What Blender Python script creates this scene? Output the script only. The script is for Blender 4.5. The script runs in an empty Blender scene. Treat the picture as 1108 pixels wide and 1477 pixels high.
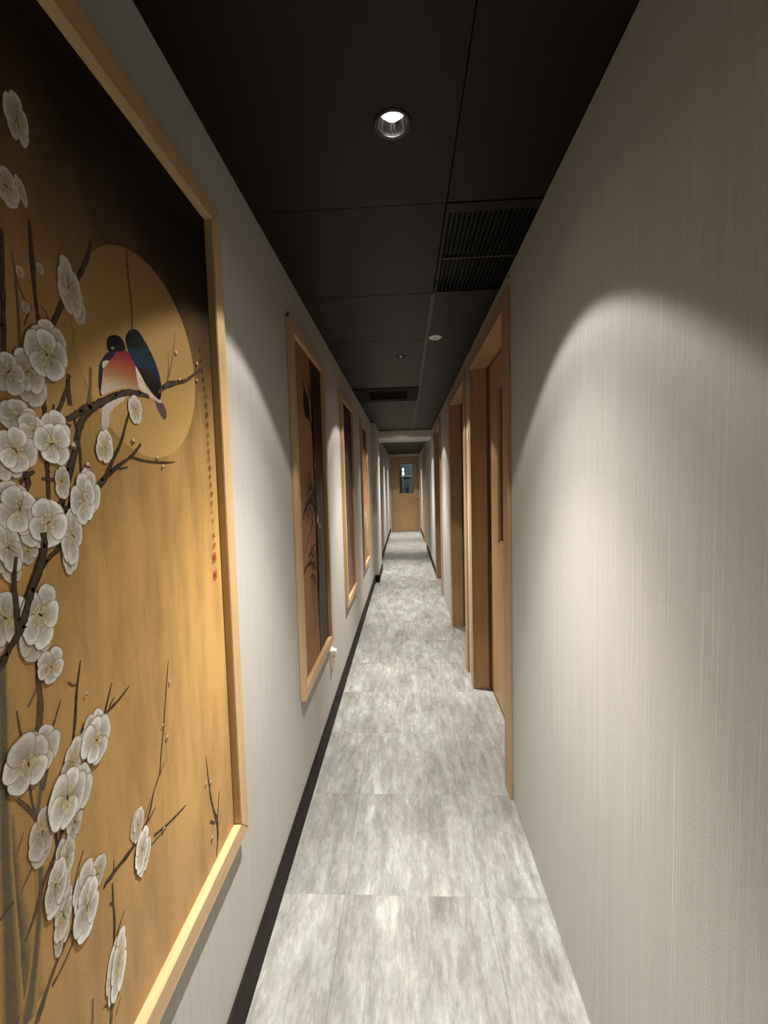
import bpy, bmesh, math, random
from mathutils import Matrix, Vector

# ------------------------------------------------------------------ camera
SC = bpy.context.scene
COL = SC.collection
cam_data = bpy.data.cameras.new('camera')
cam_data.sensor_fit = 'HORIZONTAL'
cam_data.sensor_width = 36.0
cam_data.lens = 625.0 / 1108.0 * 36.0
cam_data.clip_start = 0.02
cam = bpy.data.objects.new('camera', cam_data)
COL.objects.link(cam)
cam.matrix_world = Matrix(((0.99849995, 0.02258444, 0.0498778, 0.0),
                           (0.04832242, 0.06484554, -0.99672464, 0.0),
                           (-0.02574482, 0.99763971, 0.06365693, 1.33),
                           (0, 0, 0, 1)))
SC.camera = cam

# ------------------------------------------------------------------ world, exposure, lamp settings
world = bpy.data.worlds.new('world')
SC.world = world
world.use_nodes = True
world.node_tree.nodes['Background'].inputs[0].default_value = (0.6, 0.7, 0.8, 1)
world.node_tree.nodes['Background'].inputs[1].default_value = 0.01
SC.view_settings.view_transform = 'Standard'
SC.view_settings.look = 'None'
SC.view_settings.gamma = 1.0
SC.view_settings.use_curve_mapping = False
SC.view_settings.exposure = 0.95
LAMP_COLOR = (1.0, 0.94, 0.862)
FLOOD_W = 15.0          # wide spill of each downlight, cut off at 45 degrees by its reflector
MID_W = 70.0            # main cone of the same downlight
BEAM_W = 122.0          # its hot centre

# ------------------------------------------------------------------ dimensions (metres)
XL, XR, H = -0.4385, 0.4235, 2.1515
Y0, Y1 = -2.3, 12.1
SEAM_Y, SEAM_X, TILE = 1.338, 0.141, 0.604
LAMP_X, LAMP_Y = -0.010, [-.777, 1.048, 2.873, 4.720, 6.620, 9.250, 11.200]
random.seed(7)

# ------------------------------------------------------------------ helpers
ORG = {}
def empty(name, loc, label=None, cat=None, group=None, kind=None):
    o = bpy.data.objects.new(name, None)
    o.empty_display_size = 0.05
    o.location = loc
    COL.objects.link(o)
    ORG[o.name] = Vector(loc)
    return tag(o, label, cat, group, kind)
def tag(o, label=None, cat=None, group=None, kind=None):
    for k, v in (('label', label), ('category', cat), ('group', group), ('kind', kind)):
        if v: o[k] = v
    return o

class MB:
    """collects faces; build() links them as ONE mesh object"""
    def __init__(s): s.v, s.f, s.c = [], [], []
    def add(s, vs, fs, cs=None):
        n = len(s.v)
        s.v += [tuple(p) for p in vs]
        s.f += [tuple(n + i for i in f) for f in fs]
        s.c += cs if cs else [(1, 1, 1)] * len(vs)
    def box(s, x0, x1, y0, y1, z0, z1, b=0.0):
        bm = bmesh.new()
        bmesh.ops.create_cube(bm, size=1)
        for v in bm.verts:
            v.co = Vector((x0 + (v.co.x + .5) * (x1 - x0), y0 + (v.co.y + .5) * (y1 - y0), z0 + (v.co.z + .5) * (z1 - z0)))
        if b > 0:
            bmesh.ops.bevel(bm, geom=bm.edges[:], offset=b, segments=2, affect='EDGES', profile=.5)
        bm.verts.ensure_lookup_table()
        s.add([v.co[:] for v in bm.verts], [[v.index for v in f.verts] for f in bm.faces])
        bm.free()
        return s
    def lathe(s, prof, cx, cy, n=32, axis='z'):
        """profile [(r, h)] turned about a vertical axis (or along x: h is x, then cx,cy = y,z)"""
        vs, fs = [], []
        for r, h in prof:
            for k in range(n):
                a = 2 * math.pi * k / n
                if axis == 'z': vs.append((cx + r * math.cos(a), cy + r * math.sin(a), h))
                elif axis == 'x': vs.append((h, cx + r * math.cos(a), cy + r * math.sin(a)))
                else: vs.append((cx + r * math.cos(a), h, cy + r * math.sin(a)))
        for i in range(len(prof) - 1):
            for k in range(n):
                fs.append((i * n + k, i * n + (k + 1) % n, (i + 1) * n + (k + 1) % n, (i + 1) * n + k))
        if prof[0][0] > 1e-6: fs.append(tuple(range(n - 1, -1, -1)) if False else tuple(range(n)))
        s.add(vs, fs)
        return s
    def ring(s, prof, cx, cy, n=32):
        """open surface of revolution without caps"""
        vs, fs = [], []
        for r, h in prof:
            for k in range(n):
                a = 2 * math.pi * k / n
                vs.append((cx + r * math.cos(a), cy + r * math.sin(a), h))
        for i in range(len(prof) - 1):
            for k in range(n):
                fs.append((i * n + k, i * n + (k + 1) % n, (i + 1) * n + (k + 1) % n, (i + 1) * n + k))
        s.add(vs, fs)
        return s
    def tube(s, pts, r, n=10):
        pts = [Vector(p) for p in pts]
        vs, fs = [], []
        for i, p in enumerate(pts):
            d = (pts[min(i + 1, len(pts) - 1)] - pts[max(i - 1, 0)]).normalized()
            u = d.orthogonal().normalized() if i == 0 else (u - d * u.dot(d)).normalized()
            w = d.cross(u)
            for k in range(n):
                a = 2 * math.pi * k / n
                vs.append(p + (u * math.cos(a) + w * math.sin(a)) * r)
        for i in range(len(pts) - 1):
            for k in range(n):
                fs.append((i * n + k, i * n + (k + 1) % n, (i + 1) * n + (k + 1) % n, (i + 1) * n + k))
        fs.append(tuple(range(n - 1, -1, -1)))
        fs.append(tuple((len(pts) - 1) * n + k for k in range(n)))
        s.add(vs, fs)
        return s
    def build(s, name, mat, parent=None, smooth=False, label=None, colors=False, loc=None):
        org = Vector((0, 0, 0))
        if parent is not None: org = ORG.get(parent.name, org)
        elif loc is not None: org = Vector(loc)
        me = bpy.data.meshes.new(name)
        me.from_pydata([(Vector(p) - org)[:] for p in s.v], [], s.f)
        if colors:
            at = me.color_attributes.new('Col', 'FLOAT_COLOR', 'POINT')
            flat = []
            for c in s.c: flat += [c[0], c[1], c[2], 1.0]
            at.data.foreach_set('color', flat)
        me.materials.append(M[mat] if isinstance(mat, str) else mat)
        if smooth:
            me.polygons.foreach_set('use_smooth', [True] * len(me.polygons))
        me.update()
        o = bpy.data.objects.new(name, me)
        COL.objects.link(o)
        if parent is not None: o.parent = parent
        else: o.location = org
        ORG[o.name] = org
        if label: o['label'] = label
        return o

def copy_tree(o, dy, parent=None):
    c = o.copy()
    COL.objects.link(c)
    c.parent = parent
    if parent is None:
        c.location = o.location + Vector((0, dy, 0))
        ORG[c.name] = ORG[o.name] + Vector((0, dy, 0))
    for ch in [x for x in bpy.data.objects if x.parent == o]:
        copy_tree(ch, dy, c)
    return c

# ------------------------------------------------------------------ materials
M = {}
class NT:
    def __init__(s, name):
        m = bpy.data.materials.new(name)
        m.use_nodes = True
        s.m, s.t = m, m.node_tree
        s.b = s.t.nodes['Principled BSDF']
        M[name] = m
    def n(s, typ, **kw):
        nd = s.t.nodes.new(typ)
        for k, v in kw.items():
            if k in nd.inputs: nd.inputs[k].default_value = v
            else: setattr(nd, k, v)
        return nd
    def l(s, a, b): s.t.links.new(a, b)
    def obj(s, scale, rot=(0, 0, 0)):
        tc = s.n('ShaderNodeTexCoord'); mp = s.n('ShaderNodeMapping')
        mp.inputs['Scale'].default_value = scale
        mp.inputs['Rotation'].default_value = rot
        s.l(tc.outputs['Object'], mp.inputs['Vector'])
        return mp.outputs['Vector']
    def noise(s, vec, scale=1.0, detail=3.0, rough=.55):
        nd = s.n('ShaderNodeTexNoise')
        nd.inputs['Scale'].default_value = scale
        nd.inputs['Detail'].default_value = detail
        nd.inputs['Roughness'].default_value = rough
        s.l(vec, nd.inputs['Vector'])
        return nd.outputs['Fac']
    def ramp(s, fac, stops):
        nd = s.n('ShaderNodeValToRGB')
        el = nd.color_ramp.elements
        while len(el) < len(stops): el.new(.5)
        for e, (p, c) in zip(el, stops):
            e.position = p; e.color = (*c, 1)
        s.l(fac, nd.inputs['Fac'])
        return nd.outputs['Color']
    def mix(s, a, b, fac, mode='MIX'):
        nd = s.n('ShaderNodeMix'); nd.data_type = 'RGBA'; nd.blend_type = mode
        for sock, v in ((nd.inputs[0], fac), (nd.inputs[6], a), (nd.inputs[7], b)):
            if hasattr(v, 'links') or hasattr(v, 'is_linked'): s.l(v, sock)
            elif isinstance(v, (int, float)): sock.default_value = v
            else: sock.default_value = (*v, 1)
        return nd.outputs[2]
    def math(s, op, a, b=None):
        nd = s.n('ShaderNodeMath'); nd.operation = op
        for i, v in enumerate((a, b)):
            if v is None: continue
            if hasattr(v, 'is_linked'): s.l(v, nd.inputs[i])
            else: nd.inputs[i].default_value = v
        return nd.outputs[0]
    def bump(s, h, strength, dist=.002):
        nd = s.n('ShaderNodeBump')
        nd.inputs['Strength'].default_value = strength
        nd.inputs['Distance'].default_value = dist
        s.l(h, nd.inputs['Height'])
        s.l(nd.outputs['Normal'], s.b.inputs['Normal'])
    def color(s, c):
        if hasattr(c, 'is_linked'): s.l(c, s.b.inputs['Base Color'])
        else: s.b.inputs['Base Color'].default_value = (*c, 1)
    def set(s, **kw):
        for k, v in kw.items(): s.b.inputs[k.replace('_', ' ')].default_value = v
        return s

def plain(name, c, rough=.5, metal=0.0, noise_amt=.12, scale=60):
    t = NT(name)
    v = t.obj((scale,) * 3)
    f = t.noise(v)
    lo = tuple(x * (1 - noise_amt) for x in c); hi = tuple(min(1, x * (1 + noise_amt)) for x in c)
    t.color(t.ramp(f, [(.3, lo), (.7, hi)]))
    t.set(Roughness=rough, Metallic=metal)
    return t

def wood(name, axis, c0, c1, rough=.42):
    t = NT(name)
    st = {'x': (3, 60, 60), 'y': (60, 3, 60), 'z': (60, 60, 3)}[axis]
    g1 = t.noise(t.obj(st), 1.0, 5, .6)
    st2 = tuple(v * 5 for v in st)
    g2 = t.noise(t.obj(st2), 1.0, 2, .5)
    big = t.noise(t.obj((2.2, 2.2, 2.2)), 1.0, 2)
    f = t.math('ADD', t.math('MULTIPLY', g1, .62), t.math('MULTIPLY', g2, .38))
    f = t.math('ADD', f, t.math('MULTIPLY', t.math('SUBTRACT', big, .5), .25))
    t.color(t.ramp(f, [(.30, c0), (.68, c1)]))
    t.bump(g2, .12, .0006)
    t.set(Roughness=rough)
W0, W1 = (.335, .198, .092), (.465, .295, .150)
for ax in 'xyz': wood('wood_' + ax, ax, W0, W1)
wood('frame_wood_y', 'y', (.41, .265, .125), (.56, .385, .205), .38)
wood('frame_wood_z', 'z', (.41, .265, .125), (.56, .385, .205), .38)

def wallpaper():
    t = NT('wallpaper')
    streak = t.noise(t.obj((130, 130, .9)), 1.0, 5, .7)
    fine = t.noise(t.obj((520, 520, 7)), 1.0, 3, .7)
    thread = t.noise(t.obj((260, 260, 2.2)), 1.0, 2, .5)
    weave = t.noise(t.obj((700, 700, 420)), 1.0, 2, .6)
    f = t.math('ADD', t.math('MULTIPLY', streak, .34), t.math('MULTIPLY', fine, .36))
    f = t.math('ADD', f, t.math('MULTIPLY', weave, .30))
    base = t.ramp(f, [(.36, (.382, .371, .348)), (.50, (.437, .427, .402)), (.64, (.497, .487, .460))])
    hi = t.ramp(thread, [(.62, (0, 0, 0)), (.74, (1, 1, 1))])
    t.color(t.mix(base, (.62, .60, .565), t.math('MULTIPLY', hi, .55)))
    h = t.math('ADD', t.math('MULTIPLY', t.math('ADD', streak, fine), .5), t.math('MULTIPLY', weave, .9))
    h = t.math('ADD', h, t.math('MULTIPLY', hi, .5))
    t.bump(h, .40, .0016)
    t.set(Roughness=.70)
wallpaper()

def floor_mat():
    t = NT('floor_vinyl')
    oi = t.n('ShaderNodeObjectInfo')
    tc = t.n('ShaderNodeTexCoord')
    off = t.n('ShaderNodeVectorMath'); off.operation = 'SCALE'
    comb = t.n('ShaderNodeCombineXYZ')
    for i in range(3): t.l(oi.outputs['Random'], comb.inputs[i])
    t.l(comb.outputs[0], off.inputs[0]); off.inputs['Scale'].default_value = 37.0
    add = t.n('ShaderNodeVectorMath'); add.operation = 'ADD'
    t.l(tc.outputs['Object'], add.inputs[0]); t.l(off.outputs[0], add.inputs[1])
    def mp(s):
        m = t.n('ShaderNodeMapping'); m.inputs['Scale'].default_value = s
        t.l(add.outputs[0], m.inputs['Vector']); return m.outputs[0]
    a = t.noise(mp((32, 6.0, 12)), 1.0, 8, .75)
    b = t.noise(mp((110, 38, 60)), 1.0, 4, .7)
    d = t.noise(mp((7, 3.0, 5)), 1.0, 4, .65)
    w = t.noise(mp((22, 7.0, 9)), 1.0, 5, .7)
    f = t.math('ADD', t.math('MULTIPLY', a, .44), t.math('MULTIPLY', b, .20))
    f = t.math('ADD', f, t.math('MULTIPLY', d, .36))
    col = t.ramp(f, [(.37, (.130, .124, .115)), (.46, (.208, .204, .193)), (.53, (.282, .284, .272)), (.63, (.430, .436, .420))])
    wear = t.ramp(w, [(.50, (0, 0, 0)), (.68, (1, 1, 1))])
    col = t.mix(col, (.160, .152, .140), t.math('MULTIPLY', wear, .45))
    tint = t.ramp(t.noise(mp((9, 5, 9)), 1.0, 3, .6), [(.40, (1.0, .99, .965)), (.62, (.945, 1.0, .98))])
    t.color(t.mix(col, tint, 1.0, 'MULTIPLY'))
    t.bump(b, .10, .001)
    t.set(Roughness=.40)
floor_mat()

plain('floor_gap', (.26, .25, .24), .8)
t = plain('ceiling_tile', (.0055, .0046, .0032), .46, 0, .25, 240)
t.b.inputs['Specular Tint'].default_value = (1.0, .86, .70, 1)
t.b.inputs['Specular IOR Level'].default_value = .20
plain('ceiling_bar', (.026, .022, .017), .45)
plain('ceiling_slab', (.012, .010, .009), .8)
plain('grille_black', (.006, .006, .006), .5)
plain('grille_slat', (.004, .005, .0035), .6).b.inputs['Specular IOR Level'].default_value = .15
plain('diffuser', (.008, .005, .004), .75).b.inputs['Specular IOR Level'].default_value = .12
plain('baseboard', (.012, .0075, .0055), .6, 0, .3, 30).b.inputs['Specular IOR Level'].default_value = .12
plain('white_plastic', (.78, .76, .72), .35, 0, .03)
plain('white_paint', (.60, .565, .52), .6, 0, .04)
plain('dark_metal', (.018, .016, .015), .4, .6)
plain('nail', (.05, .04, .03), .4, .7)
plain('brass', (.75, .52, .20), .28, 1.0, .06)
plain('steel', (.62, .60, .57), .25, 1.0, .05)
plain('chrome', (.42, .42, .43), .10, 1.0, .02)
plain('lamp_trim', (.015, .014, .013), .35)
plain('shadow_gap', (.20, .115, .05), .7)
plain('grey_wall', (.30, .32, .33), .7)
plain('grey_blue', (.36, .44, .50), .5)
plain('room_floor', (.22, .22, .21), .5)

def glass(name, tint, rough=.02):
    t = NT(name)
    t.color(tint)
    t.set(Roughness=rough, IOR=1.45)
    t.b.inputs['Transmission Weight'].default_value = 1.0
glass('door_glass', (.82, .90, .90))
glass('reflection_tint_glass', (.50, .40, .28), .08)  # brown tint stands in for the jamb wood reflected in the panes

def emit(name, c, s):
    t = NT(name)
    t.color((.8, .8, .8))
    t.b.inputs['Emission Color'].default_value = (*c, 1)
    t.b.inputs['Emission Strength'].default_value = s
emit('lamp_lens', (1.0, .95, .86), 40.0)
emit('sign_lamp', (.62, 1.0, .93), 1.3)

def paint():
    t = NT('paint')
    a = t.n('ShaderNodeVertexColor'); a.layer_name = 'Col'
    g = t.noise(t.obj((260, 260, 260)), 1.0, 3)
    k = t.ramp(g, [(.3, (.84, .84, .84)), (.7, (1.12, 1.12, 1.12))])
    t.color(t.mix(a.outputs['Color'], k, 1.0, 'MULTIPLY'))
    t.set(Roughness=.6)
    t.b.inputs['Specular IOR Level'].default_value = .10
paint()

def canvas_mat(name, stops, z0, z1, mott=.35):
    """painted ground: colour by height on the canvas, with cloudy mottling"""
    t = NT(name)
    tc = t.n('ShaderNodeTexCoord'); sp = t.n('ShaderNodeSeparateXYZ')
    t.l(tc.outputs['Object'], sp.inputs[0])
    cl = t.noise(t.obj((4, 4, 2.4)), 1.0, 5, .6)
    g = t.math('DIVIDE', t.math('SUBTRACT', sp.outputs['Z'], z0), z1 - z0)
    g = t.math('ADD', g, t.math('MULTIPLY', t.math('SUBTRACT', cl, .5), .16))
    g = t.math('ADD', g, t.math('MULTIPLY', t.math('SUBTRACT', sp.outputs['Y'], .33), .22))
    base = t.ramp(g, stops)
    st = t.noise(t.obj((14, 14, 3.0)), 1.0, 5, .65)
    gr = t.noise(t.obj((300, 300, 300)), 1.0, 2)
    m = t.ramp(st, [(.32, (1 - mott,) * 3), (.60, (1.05, 1.05, 1.05))])
    m2 = t.ramp(gr, [(.3, (.93,) * 3), (.7, (1.06,) * 3)])
    t.color(t.mix(t.mix(base, m, 1.0, 'MULTIPLY'), m2, 1.0, 'MULTIPLY'))
    t.set(Roughness=.6)
    t.b.inputs['Specular IOR Level'].default_value = .10

# ------------------------------------------------------------------ the setting
def wall_mesh(x0, x1, openings, ya, yb):
    m = MB(); y = ya
    for a, b, zt in openings:
        m.box(x0, x1, y, a, 0, H)
        m.box(x0, x1, a, b, zt, H)
        y = b
    m.box(x0, x1, y, yb, 0, H)
    return m
DOOR_Y = [1.850, 3.075, 5.150, 8.900]       # near side of each doorway
DOOR_W, DOOR_H = 0.886, 2.020
CAS, CAS_T = 0.093, 0.0135
tag(wall_mesh(XR, XR + .17, [(y - .03, y + DOOR_W + .03, DOOR_H + .03) for y in DOOR_Y], Y0, Y1).build('wall_right', 'wallpaper'), kind='structure',
    label='pale grey vertically ribbed wallpaper wall on the doors side')
tag(MB().box(XL - .15, XL, Y0, Y1, 0, H).build('wall_left', 'wallpaper'), kind='structure', label='pale grey vertically ribbed wallpaper wall behind the paintings')
tag(MB().box(XL - .15, XR + .17, Y0 - .1, Y0, 0, H).build('wall_back', 'wallpaper'), kind='structure', label='wallpapered wall closing the near end of the corridor')
PIL0, PIL1, PILX = 5.83, 6.69, -0.386
tag(MB().box(XL, PILX, PIL0, PIL1, 0, H).build('wall_pier', 'wallpaper'), kind='structure', label='shallow wallpapered pier projecting from the left wall')
tag(MB().box(XL, XR, 6.78, 7.52, 2.046, H).build('ceiling_beam', 'white_paint'), kind='structure', label='pale painted beam crossing the dark ceiling')
# end wall around the end door
EDX0, EDX1, EDZ = -.40, .39, 2.07
m = MB()
m.box(XL - .15, EDX0, Y1, Y1 + .12, 0, H); m.box(EDX1, XR + .17, Y1, Y1 + .12, 0, H); m.box(EDX0, EDX1, Y1, Y1 + .12, EDZ, H)
tag(m.build('wall_end', 'white_paint'), kind='structure', label='narrow pale wall around the door at the far end')

# baseboards
m = MB(); m.box(XL, XL + .012, Y0, PIL0 - .012, 0, .10, .003)
bl = tag(m.build('baseboard_left', 'baseboard'), kind='structure', label='dark brown baseboard along the left wall')
MB().box(XL, PILX + .012, PIL0 - .012, PIL0, 0, .10, .003).build('baseboard', 'baseboard', bl)
MB().box(PILX, PILX + .012, PIL0, PIL1, 0, .10, .003).build('baseboard', 'baseboard', bl)
MB().box(XL, XL + .012, PIL1, Y1, 0, .10, .003).build('baseboard', 'baseboard', bl)
m = MB(); m.box(XR - .012, XR, DOOR_Y[2] + DOOR_W + CAS, DOOR_Y[3] - CAS, 0, .09, .003)
br = tag(m.build('baseboard_right', 'baseboard'), kind='structure', label='dark baseboard along the far right wall')
MB().box(XR - .012, XR, DOOR_Y[3] + DOOR_W + CAS, Y1, 0, .09, .003).build('baseboard', 'baseboard', br)

# floor: slab and single vinyl tiles
floor = tag(MB().box(XL - .15, XR + .45, Y0 - .1, Y1 + 1.8, -.06, -.0035).build('floor', 'floor_gap'), kind='structure', label='grey concrete-look vinyl tile floor')
FT = .4590
FX = [XL - .002, -.226, .233, XR + .002]
TILE_MESH = {}
r0 = 1.321
k0 = int(math.floor((Y0 - r0) / FT))
for k in range(k0, 26):
    ya, yb = r0 + k * FT, r0 + (k + 1) * FT
    if yb > Y1: yb = Y1
    if yb <= ya: break
    for c in range(3):
        key = (c, round(yb - ya, 3))
        if key not in TILE_MESH:
            w = FX[c + 1] - FX[c]
            o = MB().box(.0002, w - .0002, .0002, yb - ya - .0002, -.004, 0, .0004).build('floor_tile', 'floor_vinyl')
            o.parent = floor; TILE_MESH[key] = o.data
        else:
            o = bpy.data.objects.new('floor_tile', TILE_MESH[key]); COL.objects.link(o); o.parent = floor
        o.location = (FX[c], ya, 0)
# vinyl running into each doorway
for y in DOOR_Y:
    MB().box(XR + .002, XR + .17, y - .02, y + DOOR_W + .02, -.004, 0).build('floor_tile', 'floor_vinyl', floor)

# ceiling: slab, single dark tiles, one light bar
ceil = tag(MB().box(XL - .15, XR + .17, Y0 - .1, Y1 + 1.8, H + .06, H + .12).build('ceiling', 'ceiling_slab'), kind='structure', label='dark brown suspended tile ceiling')
VENT_ROW, AC_ROW = 0, 4
def tile_with_hole(x0, x1, y0, y1, cx, cy, r):
    m = MB(); n = 48
    ang = [2 * math.pi * k / n for k in range(n)] + [math.atan2(yy - cy, xx - cx) % (2 * math.pi) for xx in (x0, x1) for yy in (y0, y1)]
    ang = sorted(set(ang))
    inn, out = [], []
    for a in ang:
        c, s = math.cos(a), math.sin(a)
        tx = (x1 - cx) / c if c > 1e-9 else (x0 - cx) / c if c < -1e-9 else 1e9
        ty = (y1 - cy) / s if s > 1e-9 else (y0 - cy) / s if s < -1e-9 else 1e9
        d = min(tx, ty)
        inn.append((cx + r * c, cy + r * s)); out.append((cx + d * c, cy + d * s))
    N = len(ang)
    vs = [(x, y, H) for x, y in inn] + [(x, y, H) for x, y in out] + [(x, y, H + .014) for x, y in inn] + [(x, y, H + .014) for x, y in out]
    fs = []
    for k in range(N):
        j = (k + 1) % N
        fs += [(k, N + k, N + j, j), (2 * N + k, 2 * N + j, 3 * N + j, 3 * N + k), (k, j, 2 * N + j, 2 * N + k), (N + k, 3 * N + k, 3 * N + j, N + j)]
    m.add(vs, fs)
    return m
CT = {}
for k in range(-7, 18):
    ya, yb = max(SEAM_Y + k * TILE, Y0), min(SEAM_Y + (k + 1) * TILE, Y1)
    if yb - ya < .02: continue
    for c, (xa, xb) in enumerate(((XL, SEAM_X), (SEAM_X, XR))):
        if (c == 1 and k == VENT_ROW) or (c == 0 and k == AC_ROW): continue
        lamp = [y for y in LAMP_Y if ya < y < yb] if c == 0 else []
        g = .0015
        if lamp:
            tile_with_hole(xa + g, xb - g, ya + g, yb - g, LAMP_X, lamp[0], .037).build('ceiling_tile', 'ceiling_tile', ceil)
            continue
        key = (c, round(yb - ya, 3))
        if key not in CT:
            o = MB().box(xa + g, xb - g, g, yb - ya - g, H, H + .014, .0012).build('ceiling_tile', 'ceiling_tile')
            o.parent = ceil; CT[key] = o.data
        else:
            o = bpy.data.objects.new('ceiling_tile', CT[key]); COL.objects.link(o); o.parent = ceil
        o.location = (0, ya, 0)
MB().box(SEAM_X - .009, SEAM_X + .009, SEAM_Y + TILE, 6.78, H - .0025, H + .02, .0008).build('grid_bar', 'ceiling_bar', ceil)
MB().box(SEAM_X - .009, SEAM_X + .009, 7.52, Y1, H - .0025, H + .02, .0008).build('grid_bar', 'ceiling_bar', ceil)

# ------------------------------------------------------------------ ceiling fittings
def downlight(i, y):
    lab = ['recessed chrome downlight in the dark ceiling behind the viewer',
           'large lit recessed chrome downlight nearest the viewer, above the first painting',
           'second recessed downlight, just beyond the small white ceiling disc',
           'small recessed downlight just beyond the brown ceiling diffuser',
           'tiny recessed downlight just in front of the pale ceiling beam',
           'recessed downlight in the ceiling just beyond the pale beam',
           'farthest recessed downlight, near the door at the corridor end'][i]
    e = empty('downlight', (LAMP_X, y, H), lab, 'ceiling light', 'recessed downlights along the corridor ceiling')
    MB().ring([(.0345, H - .001), (.0385, H - .0035), (.0430, H - .0030), (.0440, H)], LAMP_X, y, 40).build('trim_ring', 'lamp_trim', e, True)
    MB().ring([(.0350, H - .001), (.0340, H + .006), (.0305, H + .013), (.0250, H + .022), (.0195, H + .027)], LAMP_X, y, 40).build('reflector', 'chrome', e, True)
    m = MB(); m.lathe([(.0205, H + .0245), (.0185, H + .0205), (.0100, H + .0180), (.0001, H + .0175)], LAMP_X, y, 28)
    m.build('lens', 'lamp_lens', e, True)
    for nm, w, size, blend in (('flood', FLOOD_W, 92, .14), ('cone', MID_W, 78, 1.0), ('beam', BEAM_W, 60, 1.0)):
        ld = bpy.data.lights.new('downlight_' + nm, 'SPOT')
        ld.energy = w; ld.color = LAMP_COLOR
        ld.spot_size = math.radians(size); ld.spot_blend = blend
        ld.shadow_soft_size = .012
        lo = bpy.data.objects.new('downlight_' + nm, ld)
        COL.objects.link(lo)
        lo.parent = e; lo.location = (0, 0, -.006)
for i, y in enumerate(LAMP_Y): downlight(i, y)

# linear air grille on the right
vx0, vx1, vy0, vy1 = SEAM_X + .012, XR - .004, SEAM_Y + .045, SEAM_Y + TILE - .008
e = empty('air_grille', ((vx0 + vx1) / 2, (vy0 + vy1) / 2, H), 'black slatted air grille in the ceiling above the first doorway', 'air grille')
m = MB()
m.box(SEAM_X + .002, vx0, SEAM_Y + .002, SEAM_Y + TILE - .002, H - .002, H + .014)
m.box(vx1, XR, SEAM_Y + .002, SEAM_Y + TILE - .002, H - .002, H + .014)
m.box(vx0, vx1, SEAM_Y + .002, vy0, H - .002, H + .014); m.box(vx0, vx1, vy1, SEAM_Y + TILE - .002, H - .002, H + .014)
m.build('frame', 'ceiling_tile', e)
MB().box(vx0, vx1, vy0, vy1, H + .03, H + .034).build('backing', 'grille_black', e)
MB().box(vx0, vx1, (vy0 + vy1) / 2 - .004, (vy0 + vy1) / 2 + .004, H - .001, H + .012).build('divider', 'ceiling_bar', e)
ns = 17
slat_me = None
for k in range(ns):
    xc = vx0 + (k + .5) * (vx1 - vx0) / ns
    for ya, yb in ((vy0, (vy0 + vy1) / 2 - .004), ((vy0 + vy1) / 2 + .004, vy1)):
        if slat_me is None:
            o = MB().box(-.0022, .0022, 0, yb - ya, 0, .016).build('slat', 'grille_slat'); slat_me = o.data
        else:
            o = bpy.data.objects.new('slat', slat_me); COL.objects.link(o)
        o.parent = e; o.location = Vector((xc, ya, H)) - ORG[e.name]

# square brown diffuser set in the ceiling (left column)
ax0, ax1 = XL + .012, SEAM_X - .012
ay0, ay1 = SEAM_Y + AC_ROW * TILE + .004, SEAM_Y + (AC_ROW + 1) * TILE - .004
e = empty('ceiling_diffuser', ((ax0 + ax1) / 2, (ay0 + ay1) / 2, H), 'square dark brown ceiling air diffuser with a black slotted centre', 'diffuser')
m = MB()
for a, b, c, d in ((ax0 - .01, ax0 + .12, ay0, ay1), (ax1 - .09, ax1 + .01, ay0, ay1), (ax0 + .12, ax1 - .09, ay0, ay0 + .13), (ax0 + .12, ax1 - .09, ay1 - .13, ay1)):
    m.box(a, b, c, d, H - .006, H + .012, .002)
m.build('frame', 'diffuser', e)
MB().box(ax0 + .10, ax1 - .07, ay0 + .11, ay1 - .11, H + .03, H + .034).build('backing', 'grille_black', e)
for k in range(9):
    yc = ay0 + .15 + k * (ay1 - ay0 - .30) / 8
    MB().box(ax0 + .12, ax1 - .09, yc - .005, yc + .005, H + .002, H + .014).build('slat', 'diffuser', e)

# small white disc
e = empty('ceiling_sensor', (.190, 2.513, H), 'small white round ceiling sensor with a dark centre', 'sensor')
MB().ring([(.012, H - .004), (.015, H - .009), (.030, H - .008), (.0365, H - .004), (.037, H)], .190, 2.513, 32).build('cover_ring', 'white_plastic', e, True)
MB().lathe([(.0125, H - .0035), (.0001, H - .0035)], .190, 2.513, 24).build('sensor_eye', 'dark_metal', e)

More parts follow.
